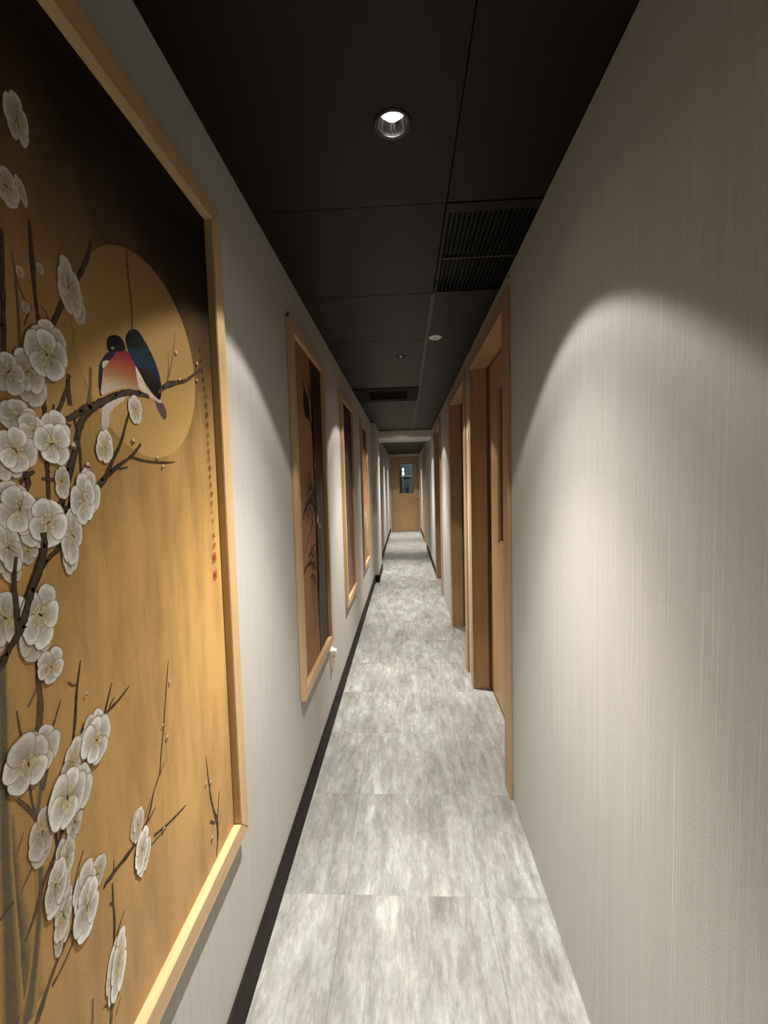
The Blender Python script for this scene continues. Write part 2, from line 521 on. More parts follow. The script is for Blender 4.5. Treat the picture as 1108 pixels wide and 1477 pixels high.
# ------------------------------------------------------------------ doors on the right
def door(n, y):
    e = empty('door_%d' % n, (XR, y + DOOR_W / 2, 0), kind='structure',
              label=['light wood door in a deep wooden frame, nearest the viewer', 'second wooden doorway on the right, beside the first',
                     'third wooden doorway on the right, before the beam', 'last wooden doorway on the right, beyond the beam'][n - 1])
    ya, yb = y, y + DOOR_W
    xf, xj, xl = XR - CAS_T, .512, .530
    ct = .070
    MB().box(xf, XR, ya - CAS, ya, 0, DOOR_H + ct, .0025).build('casing', 'wood_z', e)
    MB().box(xf, XR, yb, yb + CAS, 0, DOOR_H + ct, .0025).build('casing', 'wood_z', e)
    MB().box(xf, XR, ya, yb, DOOR_H, DOOR_H + ct, .0025).build('casing', 'wood_y', e)
    MB().box(XR, xj, ya - .022, ya, 0, DOOR_H, .001).build('jamb', 'wood_z', e)
    MB().box(XR, xj, yb, yb + .022, 0, DOOR_H, .001).build('jamb', 'wood_z', e)
    MB().box(XR, xj, ya - .022, yb + .022, DOOR_H, DOOR_H + .022, .001).build('jamb', 'wood_y', e)
    for a, b in ((ya - .026, ya - .014), (yb + .014, yb + .026)):
        MB().box(xj, xl + .05, a, b, 0, DOOR_H + .02).build('rebate', 'shadow_gap', e)
    MB().box(xj, xl + .05, ya - .026, yb + .026, DOOR_H + .014, DOOR_H + .026).build('rebate', 'shadow_gap', e)
    # leaf with its vision panel
    wy1 = yb - .222; wy0 = wy1 - .24; wz0, wz1 = .975, 1.862
    la, lb, lz0, lz1 = ya - .010, yb + .004, .012, DOOR_H + .010
    m = MB()
    m.box(xl, xl + .042, la, wy0, lz0, lz1, .001); m.box(xl, xl + .042, wy1, lb, lz0, lz1, .001)
    m.box(xl, xl + .042, wy0, wy1, lz0, wz0); m.box(xl, xl + .042, wy0, wy1, wz1, lz1)
    leaf = m.build('leaf', 'wood_z', e)
    MB().box(xl + .018, xl + .024, wy0, wy1, wz0, wz1).build('glass_pane', 'reflection_tint_glass', leaf)
    b = .014
    m = MB()
    m.box(xl + .005, xl + .018, wy0, wy0 + b, wz0, wz1); m.box(xl + .005, xl + .018, wy1 - b, wy1, wz0, wz1)
    m.box(xl + .005, xl + .018, wy0, wy1, wz0, wz0 + b); m.box(xl + .005, xl + .018, wy0, wy1, wz1 - b, wz1)
    m.build('glazing_bead', 'wood_z', leaf)
    MB().box(xl - .003, xl, yb - .012, yb + .004, .875, 1.21, .001).build('lock_plate', 'dark_metal', leaf)
    MB().box(xl - .004, xl + .042, ya, yb, 0, .006, .001).build('threshold_strip', 'brass', e)
    return e
for n, y in enumerate(DOOR_Y): door(n + 1, y)
tag(MB().box(1.5, 1.55, Y0, Y1, -.06, H + .1).build('wall_rooms', 'white_paint'), kind='structure', label='wall of the dark rooms behind the doors')

# ------------------------------------------------------------------ end door
e = empty('door_5', (0, Y1, 0), kind='structure', label='wooden door with a tall glass panel at the corridor end')
MB().box(EDX0, EDX0 + .045, Y1 - .012, Y1 + .12, 0, EDZ, .002).build('casing', 'wood_z', e)
MB().box(EDX1 - .03, EDX1, Y1 - .012, Y1 + .12, 0, EDZ, .002).build('casing', 'wood_z', e)
MB().box(EDX0 + .045, EDX1 - .03, Y1 - .012, Y1 + .12, EDZ - .04, EDZ, .002).build('casing', 'wood_x', e)
wx0, wx1, wz0, wz1 = -.165, .235, 1.065, 1.89
la, lb, l0, l1 = EDX0 + .048, EDX1 - .033, Y1 + .02, Y1 + .062
m = MB()
m.box(la, wx0, l0, l1, .010, EDZ - .043, .001); m.box(wx1, lb, l0, l1, .010, EDZ - .043, .001)
m.box(wx0, wx1, l0, l1, .010, wz0); m.box(wx0, wx1, l0, l1, wz1, EDZ - .043)
leaf = m.build('leaf', 'wood_z', e)
MB().box(wx0, wx1, l0 + .016, l0 + .022, wz0, wz1).build('glass_pane', 'door_glass', leaf)
m = MB(); b = .014
m.box(wx0, wx0 + b, l0 - .004, l0 + .016, wz0, wz1); m.box(wx1 - b, wx1, l0 - .004, l0 + .016, wz0, wz1)
m.box(wx0, wx1, l0 - .004, l0 + .016, wz0, wz0 + b); m.box(wx0, wx1, l0 - .004, l0 + .016, wz1 - b, wz1)
m.build('glazing_bead', 'shadow_gap', leaf)
m = MB(); m.lathe([(.026, l0), (.026, l0 - .008), (.010, l0 - .010), (.010, l0 - .045)], .318, .975, 20, 'y')
m.box(.235, .330, l0 - .052, l0 - .036, .966, .984, .004)
m.build('handle', 'steel', leaf, label='steel lever handle')
# the small service room seen through the glass
tag(MB().box(-.9, .9, 13.7, 13.75, 0, H).build('wall_service', 'grey_wall'), kind='structure', label='grey wall of the room behind the end door')
m = MB(); m.box(-.9, -.86, Y1 + .12, 13.7, 0, H); m.box(.86, .9, Y1 + .12, 13.7, 0, H)
tag(m.build('wall_service_side', 'grey_wall'), kind='structure', label='grey side walls of the room behind the end door')
e = empty('wall_light', (-.05, 13.70, 1.60), 'small lit wall light seen through the end door glass', 'wall light')
MB().box(-.105, .005, 13.64, 13.70, 1.575, 1.85, .006).build('housing', 'dark_metal', e)
MB().box(-.085, -.020, 13.632, 13.64, 1.725, 1.825, .004).build('lamp_panel', 'sign_lamp', e)
MB().box(-.085, -.015, 13.632, 13.64, 1.595, 1.700, .004).build('lamp_panel', 'sign_lamp', e)
e = empty('wall_shelf', (.05, 13.7, 1.55), 'pale narrow shelf seen through the end door glass', 'shelf')
MB().box(-.13, .21, 13.56, 13.70, 1.545, 1.580, .003).build('board', 'white_plastic', e)
MB().box(-.09, -.04, 13.60, 13.70, 1.0, 1.545, .003).build('bracket', 'white_paint', e)
e = empty('water_heater', (.155, 13.55, 0), 'pale blue grey cylinder seen low through the end door glass', 'water heater')
m = MB(); m.lathe([(.05, .0), (.058, .03), (.058, 1.20), (.045, 1.27), (.018, 1.30), (.0001, 1.30)], .155, 13.55, 28)
m.build('tank', 'grey_blue', e, True)
MB().tube([(.155, 13.55, 1.29), (.150, 13.55, 1.325), (.12, 13.53, 1.335), (.06, 13.50, 1.330)], .014).build('spout', 'brass', e, True)
ld = bpy.data.lights.new('service_room_fill', 'POINT'); ld.energy = 5.0; ld.color = (.90, .97, 1.0); ld.shadow_soft_size = .06  # unseen fill light, added to brighten the room behind the glass
lo = bpy.data.objects.new('service_room_fill', ld); COL.objects.link(lo); lo.location = (.45, 12.75, 2.0)

# ------------------------------------------------------------------ framed paintings
FZ0, FZ1, FX1, FACE = .468, 1.974, -.4165, .045
CX_ = -.4345
def framed(ya, yb, label, mat):
    e = empty('framed_painting', (XL, (ya + yb) / 2, FZ0), label, 'painting', 'framed paintings along the left wall')
    xb = XL + .0008
    def mitre(pts4, name, mat_):
        # front face quad given as 4 (y, z) corners: outer a, outer b, inner b, inner a
        m = MB()
        vs = [(FX1, y, z) for y, z in pts4] + [(xb, y, z) for y, z in pts4]
        m.add(vs, [(0, 1, 2, 3), (4, 7, 6, 5), (0, 4, 5, 1), (1, 5, 6, 2), (2, 6, 7, 3), (3, 7, 4, 0)])
        bm = bmesh.new(); 
        me_v = [bm.verts.new(v) for v in m.v]
        for f in m.f: bm.faces.new([me_v[i] for i in f])
        bmesh.ops.recalc_face_normals(bm, faces=bm.faces[:])
        bmesh.ops.bevel(bm, geom=bm.edges[:], offset=.0016, segments=2, affect='EDGES')
        bm.verts.ensure_lookup_table(); bm.verts.index_update()
        r = MB(); r.add([v.co[:] for v in bm.verts], [[v.index for v in f.verts] for f in bm.faces]); bm.free()
        return r.build(name, mat_, e)
    a, b, c, d = ya, yb, FZ0, FZ1
    i, j, k, l = ya + FACE, yb - FACE, FZ0 + FACE, FZ1 - FACE
    mitre([(a, d), (b, d), (j, l), (i, l)], 'frame_rail', 'frame_wood_y')
    mitre([(a, c), (b, c), (j, k), (i, k)], 'frame_rail', 'frame_wood_y')
    mitre([(a, c), (a, d), (i, l), (i, k)], 'frame_rail', 'frame_wood_z')
    mitre([(b, c), (b, d), (j, l), (j, k)], 'frame_rail', 'frame_wood_z')
    cv = MB().box(XL + .001, CX_, i - .004, j + .004, k - .004, l + .004).build('canvas', mat, e)
    return e, cv

LAYER = [0.0]
def lay():
    LAYER[0] += .000004
    return CX_ + .0002 + LAYER[0]

def catmull(pts, n=4):
    if len(pts) < 3: return pts
    P = [pts[0]] + list(pts) + [pts[-1]]
    out = []
    for i in range(1, len(P) - 2):
        p0, p1, p2, p3 = P[i - 1:i + 3]
        for k in range(n):
            t = k / n
            out.append(tuple(.5 * (2 * b + (c - a) * t + (2 * a - 5 * b + 4 * c - d) * t * t + (3 * b - a - 3 * c + d) * t ** 3) for a, b, c, d in zip(p0, p1, p2, p3)))
    out.append(tuple(pts[-1]))
    return out

def mixc(a, b, t): return tuple(x * (1 - t) + y * t for x, y in zip(a, b))
GOLD = (.46, .280, .105)
BR = {'d': ((.030, .019, .012), (.095, .062, .038)), 'm': ((.085, .055, .030), (.150, .105, .065)), 'f': (None, (.120, .100, .072))}
def branch(pts, tone, cv, rng, bg=GOLD, name='branch', cols=None):
    x = lay(); m = MB()
    P = catmull(pts, 5)
    dark, mid = cols or BR[tone]
    vs, cs = [], []
    for i, (u, v, w) in enumerate(P):
        a, b = P[max(i - 1, 0)], P[min(i + 1, len(P) - 1)]
        du, dv = b[0] - a[0], b[1] - a[1]
        L = math.hypot(du, dv) or 1
        nu, nv = -dv / L, du / L
        j = 1 + (rng.random() - .5) * (.35 if tone != 'f' else .1)
        for s in (-1, -.45, .45, 1):
            ww = w * .5 * s * (j if abs(s) == 1 else 1) * (1.25 if tone == 'f' and abs(s) == 1 else 1)
            vs.append((x, u + nu * ww, v + nv * ww))
            if dark is None: cs.append(bg if abs(s) == 1 else mixc(mid, bg, .15 * rng.random()))
            else: cs.append(dark if abs(s) == 1 else mixc(mid, dark, rng.random() * .8))
    fs = []
    for i in range(len(P) - 1):
        for k in range(3): fs.append((i * 4 + k, i * 4 + k + 1, i * 4 + k + 5, i * 4 + k + 4))
    m.add(vs, fs, cs)
    # bark knots and spurs along thicker branches
    if tone == 'd' and not cols:
        for i in range(3, len(P) - 3, 9):
            u, v, w = P[i]
            if w < .0028: continue
            a = rng.random() * 6.28
            du, dv = math.cos(a), math.sin(a)
            r = w * .85
            m.add([(x, u - dv * w * .25, v + du * w * .25), (x, u + dv * w * .25, v - du * w * .25), (x, u + du * r, v + dv * r)], [(0, 1, 2)], [dark, dark, dark])
    return m.build(name, 'paint', cv, colors=True)

def blossom(u, v, R, asp, rot, tilt, tone, cv, rng, bright=(.88, .85, .79), bg=(.26, .175, .075), name='blossom', petals=5, warm=(.40, .335, .22)):
    x = lay(); m = MB()
    ct, stt = math.cos(math.radians(tilt)), math.sin(math.radians(tilt))
    def place(a, b):
        a *= asp
        return (u + (a * ct - b * stt), v + (a * stt + b * ct))
    order = list(range(petals)); rng.shuffle(order)
    for q, k in enumerate(order):
        a0 = math.radians(rot + k * 360 / petals + rng.uniform(-12, 12))
        pr = R * rng.uniform(.84, 1.08)
        wd = pr * rng.uniform(.46, .60)
        n = 16
        def pt(s, sc=1.0):
            # petal outline: round, narrow at the base, a faint notch at the tip
            t = 2 * math.pi * s / n
            lx = .56 * pr + .47 * pr * math.cos(t) * (1 - .07 * math.exp(-(min(t, 2 * math.pi - t) / .35) ** 2))
            ly = wd * math.sin(t) * (1 + .16 * math.cos(t))
            cx0 = .56 * pr
            lx, ly = cx0 + (lx - cx0) * sc, ly * sc
            return place(lx * math.cos(a0) - ly * math.sin(a0), lx * math.sin(a0) + ly * math.cos(a0))
        g = rng.uniform(.78, 1.04)
        edge = mixc(bg, tuple(c * g for c in bright), tone)
        mid = mixc(bg, tuple(c * g * .70 for c in bright), tone)
        core = mixc(bg, tuple(c * g for c in warm), tone)
        rim = mixc(bg, (.27, .22, .155), tone * .9)
        xx = x + q * .000003
        vs, cs = [], []
        for s in range(n): vs.append((xx, *pt(s, 1.06))); cs.append(rim)
        m.add(vs, [tuple(range(n))], cs)
        xx += .0000015
        vs, cs = [], []
        for sc_, col in ((1.0, edge), (.78, edge), (.45, mid)):
            for s in range(n):
                vs.append((xx, *pt(s, sc_)))
                c_ = math.cos(2 * math.pi * s / n)
                cs.append(mixc(col, core, max(0, -c_ * .9 + .1) * .9))
        vs.append((xx, *pt(8, .35))); cs.append(mixc(mid, core, .6))
        fs = []
        for r_ in range(2):
            for s in range(n): fs.append((r_ * n + s, r_ * n + (s + 1) % n, (r_ + 1) * n + (s + 1) % n, (r_ + 1) * n + s))
        for s in range(n): fs.append((2 * n + s, 2 * n + (s + 1) % n, 3 * n))
        m.add(vs, fs, cs)
    xx = x + petals * .000003 + .000002
    yel = mixc(bg, (.78, .66, .34), tone)
    for k in range(11):
        a = rng.uniform(0, 2 * math.pi); r = R * rng.uniform(.22, .46); w = R * .018
        c, s = math.cos(a), math.sin(a)
        p = [place(-s * w, c * w), place(s * w, -c * w), place(c * r + s * w, s * r - c * w), place(c * r - s * w, s * r + c * w)]
        m.add([(xx, *q) for q in p], [(0, 1, 2, 3)], [mixc(yel, (.4, .33, .2), .4)] * 4)
        d = R * .045
        p = [place(c * r + d * math.cos(t), s * r + d * math.sin(t)) for t in (0, 1.05, 2.1, 3.14, 4.19, 5.24)]
        m.add([(xx + .000002, *q) for q in p], [tuple(range(6))], [yel] * 6)
    LAYER[0] += .00002
    return m.build(name, 'paint', cv, colors=True)

def patch(poly, colf, m, x, cuts=3, smooth=True):
    """fill an outline, refine it, colour each point by colf(u, v)"""
    bm = bmesh.new()
    P = catmull([(a, b) for a, b in poly] + [poly[0]], 3)[:-1] if smooth else poly
    vs = [bm.verts.new((x, a, b)) for a, b in P]
    f = bm.faces.new(vs)
    bmesh.ops.triangulate(bm, faces=[f])
    for _ in range(cuts): bmesh.ops.subdivide_edges(bm, edges=[e_ for e_ in bm.edges if e_.calc_length() > .004], cuts=1, use_grid_fill=False)
    bmesh.ops.triangulate(bm, faces=bm.faces[:])
    bm.verts.index_update()
    m.add([v.co[:] for v in bm.verts], [[v.index for v in g.verts] for g in bm.faces], [colf(v.co.y, v.co.z) for v in bm.verts])
    bm.free()

# ---- painting data (metres on the wall: along the corridor, height)
BRANCHES = [
 ('d', [(0.4288, 1.1468, 0.0073), (0.4399, 1.1629, 0.0075), (0.4530, 1.1760, 0.0092), (0.4605, 1.1910, 0.0102), (0.4709, 1.2161, 0.0104), (0.4854, 1.2415, 0.0115), (0.4944, 1.2649, 0.0101), (0.4941, 1.2832, 0.0084)]),
 ('d', [(0.4513, 1.1766, 0.0069), (0.4518, 1.2015, 0.0061), (0.4512, 1.2328, 0.0054), (0.4562, 1.2605, 0.0039)]),
 ('d', [(0.4882, 1.2393, 0.0075), (0.5035, 1.2524, 0.0068), (0.5181, 1.2614, 0.0070), (0.5348, 1.2841, 0.0063), (0.5463, 1.3075, 0.0056)]),
 ('d', [(0.5236, 1.3089, 0.0080), (0.5430, 1.3482, 0.0083), (0.5560, 1.3849, 0.0094), (0.5692, 1.4212, 0.0106), (0.5866, 1.4425, 0.0129), (0.6143, 1.4590, 0.0115), (0.6427, 1.4735, 0.0098), (0.6767, 1.4857, 0.0103), (0.7134, 1.4899, 0.0097), (0.7330, 1.4892, 0.0062)]),
 ('d', [(0.7616, 1.5033, 0.0065), (0.7905, 1.5218, 0.0107), (0.8284, 1.5355, 0.0098), (0.8641, 1.5478, 0.0073), (0.9009, 1.5692, 0.0061), (0.9409, 1.5939, 0.0048), (0.9664, 1.6143, 0.0025)]),
 ('m', [(0.7909, 1.5257, 0.0032), (0.8055, 1.5520, 0.0030), (0.8189, 1.5877, 0.0025), (0.8338, 1.6338, 0.0014)]),
 ('m', [(0.7937, 1.5301, 0.0027), (0.8012, 1.5572, 0.0024), (0.8022, 1.5891, 0.0014)]),
 ('d', [(0.5127, 1.5207, 0.0052), (0.5109, 1.5539, 0.0052), (0.5098, 1.5855, 0.0052), (0.5098, 1.6172, 0.0061), (0.5100, 1.6503, 0.0043)]),
 ('d', [(0.4625, 1.4831, 0.0063), (0.4664, 1.5362, 0.0063), (0.4696, 1.5817, 0.0056), (0.4721, 1.6196, 0.0048)]),
 ('m', [(0.4836, 1.4893, 0.0029), (0.4851, 1.5360, 0.0029), (0.4850, 1.5741, 0.0025), (0.4829, 1.5995, 0.0016)]),
 ('m', [(0.4990, 1.5492, 0.0025), (0.4909, 1.5614, 0.0025), (0.4853, 1.5780, 0.0016)]),
 ('m', [(0.5295, 1.5363, 0.0022), (0.5263, 1.5477, 0.0018), (0.5170, 1.5564, 0.0013)]),
 ('m', [(0.4911, 1.5227, 0.0017), (0.4979, 1.5370, 0.0017), (0.5049, 1.5515, 0.0013)]),
 ('d', [(0.5242, 1.5245, 0.0053), (0.5393, 1.5500, 0.0073), (0.5540, 1.5773, 0.0075)]),
 ('d', [(0.5825, 1.6163, 0.0059), (0.5947, 1.6384, 0.0071), (0.6059, 1.6597, 0.0062), (0.6137, 1.6854, 0.0031)]),
 ('d', [(0.5412, 1.5234, 0.0037), (0.5444, 1.5348, 0.0028)]),
 ('d', [(0.6953, 1.5842, 0.0031), (0.6987, 1.6182, 0.0028), (0.6965, 1.6499, 0.0035), (0.6944, 1.6812, 0.0031), (0.6943, 1.7153, 0.0024)]),
 ('m', [(0.6877, 1.6833, 0.0035), (0.6953, 1.6902, 0.0035)]),
 ('d', [(0.5120, 1.4689, 0.0061), (0.5114, 1.4399, 0.0061), (0.5119, 1.4117, 0.0061)]),
 ('d', [(0.5090, 1.3688, 0.0060), (0.5089, 1.3461, 0.0060), (0.5075, 1.3191, 0.0052)]),
 ('d', [(0.5259, 1.4400, 0.0027), (0.5225, 1.4148, 0.0027)]),
 ('d', [(0.5545, 1.4835, 0.0056), (0.5516, 1.4651, 0.0065), (0.5531, 1.4432, 0.0075)]),
 ('f', [(0.4820, 1.4617, 0.0065), (0.4817, 1.4383, 0.0074)]),
 ('m', [(0.5950, 1.5030, 0.0050), (0.5927, 1.4788, 0.0060), (0.5872, 1.4492, 0.0070)]),
 ('f', [(0.6138, 1.5129, 0.0042), (0.6090, 1.4775, 0.0052)]),
 ('d', [(0.5578, 1.4305, 0.0038), (0.5642, 1.3948, 0.0048), (0.5636, 1.3485, 0.0038)]),
 ('d', [(0.5492, 1.4646, 0.0047), (0.5342, 1.4355, 0.0054), (0.5192, 1.4245, 0.0035)]),
 ('d', [(0.5296, 1.4218, 0.0036), (0.5479, 1.4254, 0.0074), (0.5655, 1.4353, 0.0096), (0.5845, 1.4478, 0.0089)]),
 ('d', [(0.5347, 1.4295, 0.0027), (0.5405, 1.4190, 0.0046), (0.5517, 1.4161, 0.0037)]),
 ('d', [(0.6903, 1.4808, 0.0035), (0.6690, 1.4422, 0.0051), (0.6503, 1.4048, 0.0055), (0.6303, 1.3782, 0.0064), (0.6095, 1.3491, 0.0093), (0.5927, 1.3371, 0.0101), (0.5800, 1.3315, 0.0089)]),
 ('d', [(0.6065, 1.3480, 0.0082), (0.6369, 1.3661, 0.0076), (0.6718, 1.3839, 0.0057), (0.6871, 1.3949, 0.0058), (0.7013, 1.4073, 0.0048)]),
 ('d', [(0.6718, 1.3839, 0.0046), (0.7023, 1.3800, 0.0040), (0.7423, 1.3786, 0.0040), (0.7874, 1.3808, 0.0032), (0.8046, 1.3829, 0.0014)]),
 ('d', [(0.6168, 1.3643, 0.0031), (0.6398, 1.3641, 0.0033), (0.6632, 1.3671, 0.0027)]),
 ('d', [(0.4763, 1.3577, 0.0073), (0.4806, 1.3443, 0.0082), (0.4777, 1.3331, 0.0049)]),
 ('d', [(0.4696, 1.3426, 0.0048), (0.4831, 1.3523, 0.0066), (0.4910, 1.3557, 0.0033)]),
 ('d', [(0.5000, 1.3477, 0.0034), (0.5121, 1.3462, 0.0052), (0.5270, 1.3463, 0.0036)]),
 ('d', [(0.5386, 1.3500, 0.0110), (0.5471, 1.3663, 0.0111), (0.5560, 1.3849, 0.0085)]),
 ('d', [(0.4494, 1.3441, 0.0046), (0.4493, 1.3246, 0.0046), (0.4496, 1.3095, 0.0038)]),
 ('d', [(0.5224, 1.3202, 0.0080), (0.5336, 1.3083, 0.0081), (0.5423, 1.3150, 0.0074)]),
 ('m', [(0.4746, 1.1536, 0.0056), (0.4743, 1.1288, 0.0064), (0.4743, 1.1080, 0.0080), (0.4736, 1.0789, 0.0088), (0.4681, 1.0501, 0.0103)]),
 ('f', [(0.4575, 1.0875, 0.0039), (0.4677, 1.0987, 0.0048), (0.4743, 1.1080, 0.0048)]),
 ('d', [(0.5397, 1.1083, 0.0015), (0.5342, 1.0891, 0.0027), (0.5287, 1.0684, 0.0036), (0.5231, 1.0341, 0.0040), (0.5174, 1.0115, 0.0026)]),
 ('m', [(0.5166, 1.0890, 0.0026), (0.5239, 1.0809, 0.0030), (0.5309, 1.0794, 0.0027)]),
 ('d', [(0.5953, 1.0510, 0.0016), (0.5844, 1.0305, 0.0034), (0.5737, 1.0086, 0.0049)]),
 ('d', [(0.6347, 1.0291, 0.0013), (0.6092, 1.0199, 0.0035), (0.5815, 1.0146, 0.0045)]),
 ('d', [(0.5976, 1.0279, 0.0020), (0.5863, 1.0192, 0.0026)]),
 ('m', [(0.4436, 1.0909, 0.0015), (0.4452, 1.0701, 0.0023), (0.4473, 1.0544, 0.0023)]),
 ('m', [(0.5039, 1.0727, 0.0012), (0.4937, 1.0551, 0.0028), (0.4815, 1.0352, 0.0041)]),
 ('m', [(0.5367, 1.0236, 0.0018), (0.5294, 1.0117, 0.0027)]),
 ('m', [(0.4789, 1.0505, 0.0024), (0.4787, 1.0378, 0.0049)]),
 ('f', [(0.4239, 0.9821, 0.0115), (0.4213, 0.8975, 0.0243), (0.4194, 0.8192, 0.0413), (0.4183, 0.7494, 0.0596)]),
 ('f', [(0.4322, 1.1583, 0.0095), (0.4294, 1.1177, 0.0102), (0.4263, 1.0734, 0.0116), (0.4213, 1.0075, 0.0129), (0.4164, 0.9338, 0.0141), (0.4137, 0.8578, 0.0182), (0.4092, 0.7616, 0.0236)]),
 ('f', [(0.4715, 1.0125, 0.0048), (0.4649, 0.9831, 0.0079), (0.4567, 0.9556, 0.0070)]),
 ('f', [(0.4579, 0.9165, 0.0109), (0.4541, 0.8646, 0.0092), (0.4433, 0.8079, 0.0105), (0.4333, 0.7691, 0.0147), (0.4245, 0.7410, 0.0216)]),
 ('m', [(0.4931, 0.7761, 0.0059), (0.4723, 0.7655, 0.0056), (0.4554, 0.7500, 0.0070), (0.4359, 0.7258, 0.0096)]),
 ('m', [(0.5014, 0.7651, 0.0034), (0.4784, 0.7493, 0.0036), (0.4598, 0.7428, 0.0047)]),
 ('d', [(0.4975, 0.9199, 0.0051), (0.4863, 0.9049, 0.0058), (0.4752, 0.8879, 0.0064)]),
 ('m', [(0.4752, 0.8879, 0.0073), (0.4588, 0.8729, 0.0062), (0.4451, 0.8484, 0.0053), (0.4309, 0.8321, 0.0029)]),
 ('d', [(0.4815, 0.9223, 0.0033), (0.4814, 0.8984, 0.0041)]),
 ('m', [(0.4515, 1.0012, 0.0026), (0.4537, 0.9747, 0.0031), (0.4583, 0.9526, 0.0031)]),
 ('m', [(0.4358, 0.9933, 0.0037), (0.4473, 0.9747, 0.0046), (0.4565, 0.9541, 0.0039)]),
 ('m', [(0.4893, 1.0182, 0.0017), (0.4788, 1.0058, 0.0041), (0.4685, 0.9804, 0.0048)]),
 ('f', [(0.4400, 0.9528, 0.0015), (0.4338, 0.9420, 0.0029), (0.4278, 0.9328, 0.0036)]),
 ('m', [(0.4056, 0.8839, 0.0028), (0.4122, 0.8870, 0.0042), (0.4222, 0.8886, 0.0036)]),
 ('f', [(0.4556, 0.9126, 0.0077), (0.4405, 0.8990, 0.0052), (0.4291, 0.8897, 0.0036)]),
 ('d', [(0.7437, 1.0223, 0.0014), (0.7301, 0.9685, 0.0024), (0.7181, 0.9178, 0.0027), (0.7043, 0.8696, 0.0029), (0.6973, 0.8430, 0.0033), (0.6789, 0.8253, 0.0037), (0.6668, 0.8042, 0.0043), (0.6536, 0.7884, 0.0049)]),
 ('d', [(0.7124, 0.8529, 0.0017), (0.6991, 0.8393, 0.0028)]),
 ('d', [(0.6537, 0.7895, 0.0051), (0.6325, 0.7814, 0.0064), (0.6063, 0.7782, 0.0072), (0.5824, 0.7792, 0.0059), (0.5601, 0.7792, 0.0057), (0.5513, 0.7764, 0.0037)]),
 ('d', [(0.7747, 0.7255, 0.0017), (0.7424, 0.7318, 0.0035), (0.7083, 0.7397, 0.0036), (0.6714, 0.7518, 0.0039)]),
 ('m', [(0.7056, 0.7355, 0.0019), (0.6624, 0.7424, 0.0034)]),
 ('d', [(0.6810, 0.7956, 0.0016), (0.6592, 0.7874, 0.0040)]),
 ('m', [(0.6683, 0.8187, 0.0014), (0.6509, 0.7989, 0.0026)]),
 ('m', [(0.5750, 0.7968, 0.0014), (0.5735, 0.7812, 0.0025)]),
 ('m', [(0.5713, 0.7737, 0.0016), (0.5529, 0.7780, 0.0028)]),
 ('m', [(0.5212, 0.8595, 0.0019), (0.5098, 0.8421, 0.0026), (0.5011, 0.8241, 0.0020)]),
 ('d', [(0.5691, 0.7673, 0.0017), (0.5680, 0.7398, 0.0031), (0.5678, 0.7079, 0.0039), (0.5627, 0.6708, 0.0042), (0.5575, 0.6480, 0.0042)]),
 ('d', [(0.5610, 0.7438, 0.0029), (0.5662, 0.7373, 0.0029)]),
 ('d', [(0.5907, 0.7033, 0.0014), (0.5770, 0.6926, 0.0023), (0.5666, 0.6803, 0.0029)]),
 ('m', [(0.5559, 0.6168, 0.0047), (0.5513, 0.5992, 0.0056), (0.5475, 0.5753, 0.0056)]),
 ('m', [(0.5358, 0.6161, 0.0027), (0.5504, 0.6046, 0.0037)]),
 ('m', [(0.5699, 0.5883, 0.0015), (0.5578, 0.5745, 0.0028)]),
 ('f', [(0.5191, 0.6510, 0.0044), (0.5148, 0.6194, 0.0061)]),
 ('d', [(0.8635, 0.7660, 0.0015), (0.8677, 0.7171, 0.0032), (0.8750, 0.6652, 0.0042), (0.8870, 0.6211, 0.0069), (0.8976, 0.5917, 0.0091), (0.8966, 0.5520, 0.0070), (0.8855, 0.5180, 0.0039)]),
 ('d', [(0.9154, 0.6511, 0.0023), (0.9017, 0.5964, 0.0043)]),
 ('m', [(0.9240, 0.5984, 0.0019), (0.9063, 0.5732, 0.0031)]),
 ('d', [(0.8662, 0.6173, 0.0050), (0.8876, 0.5966, 0.0051)]),
]
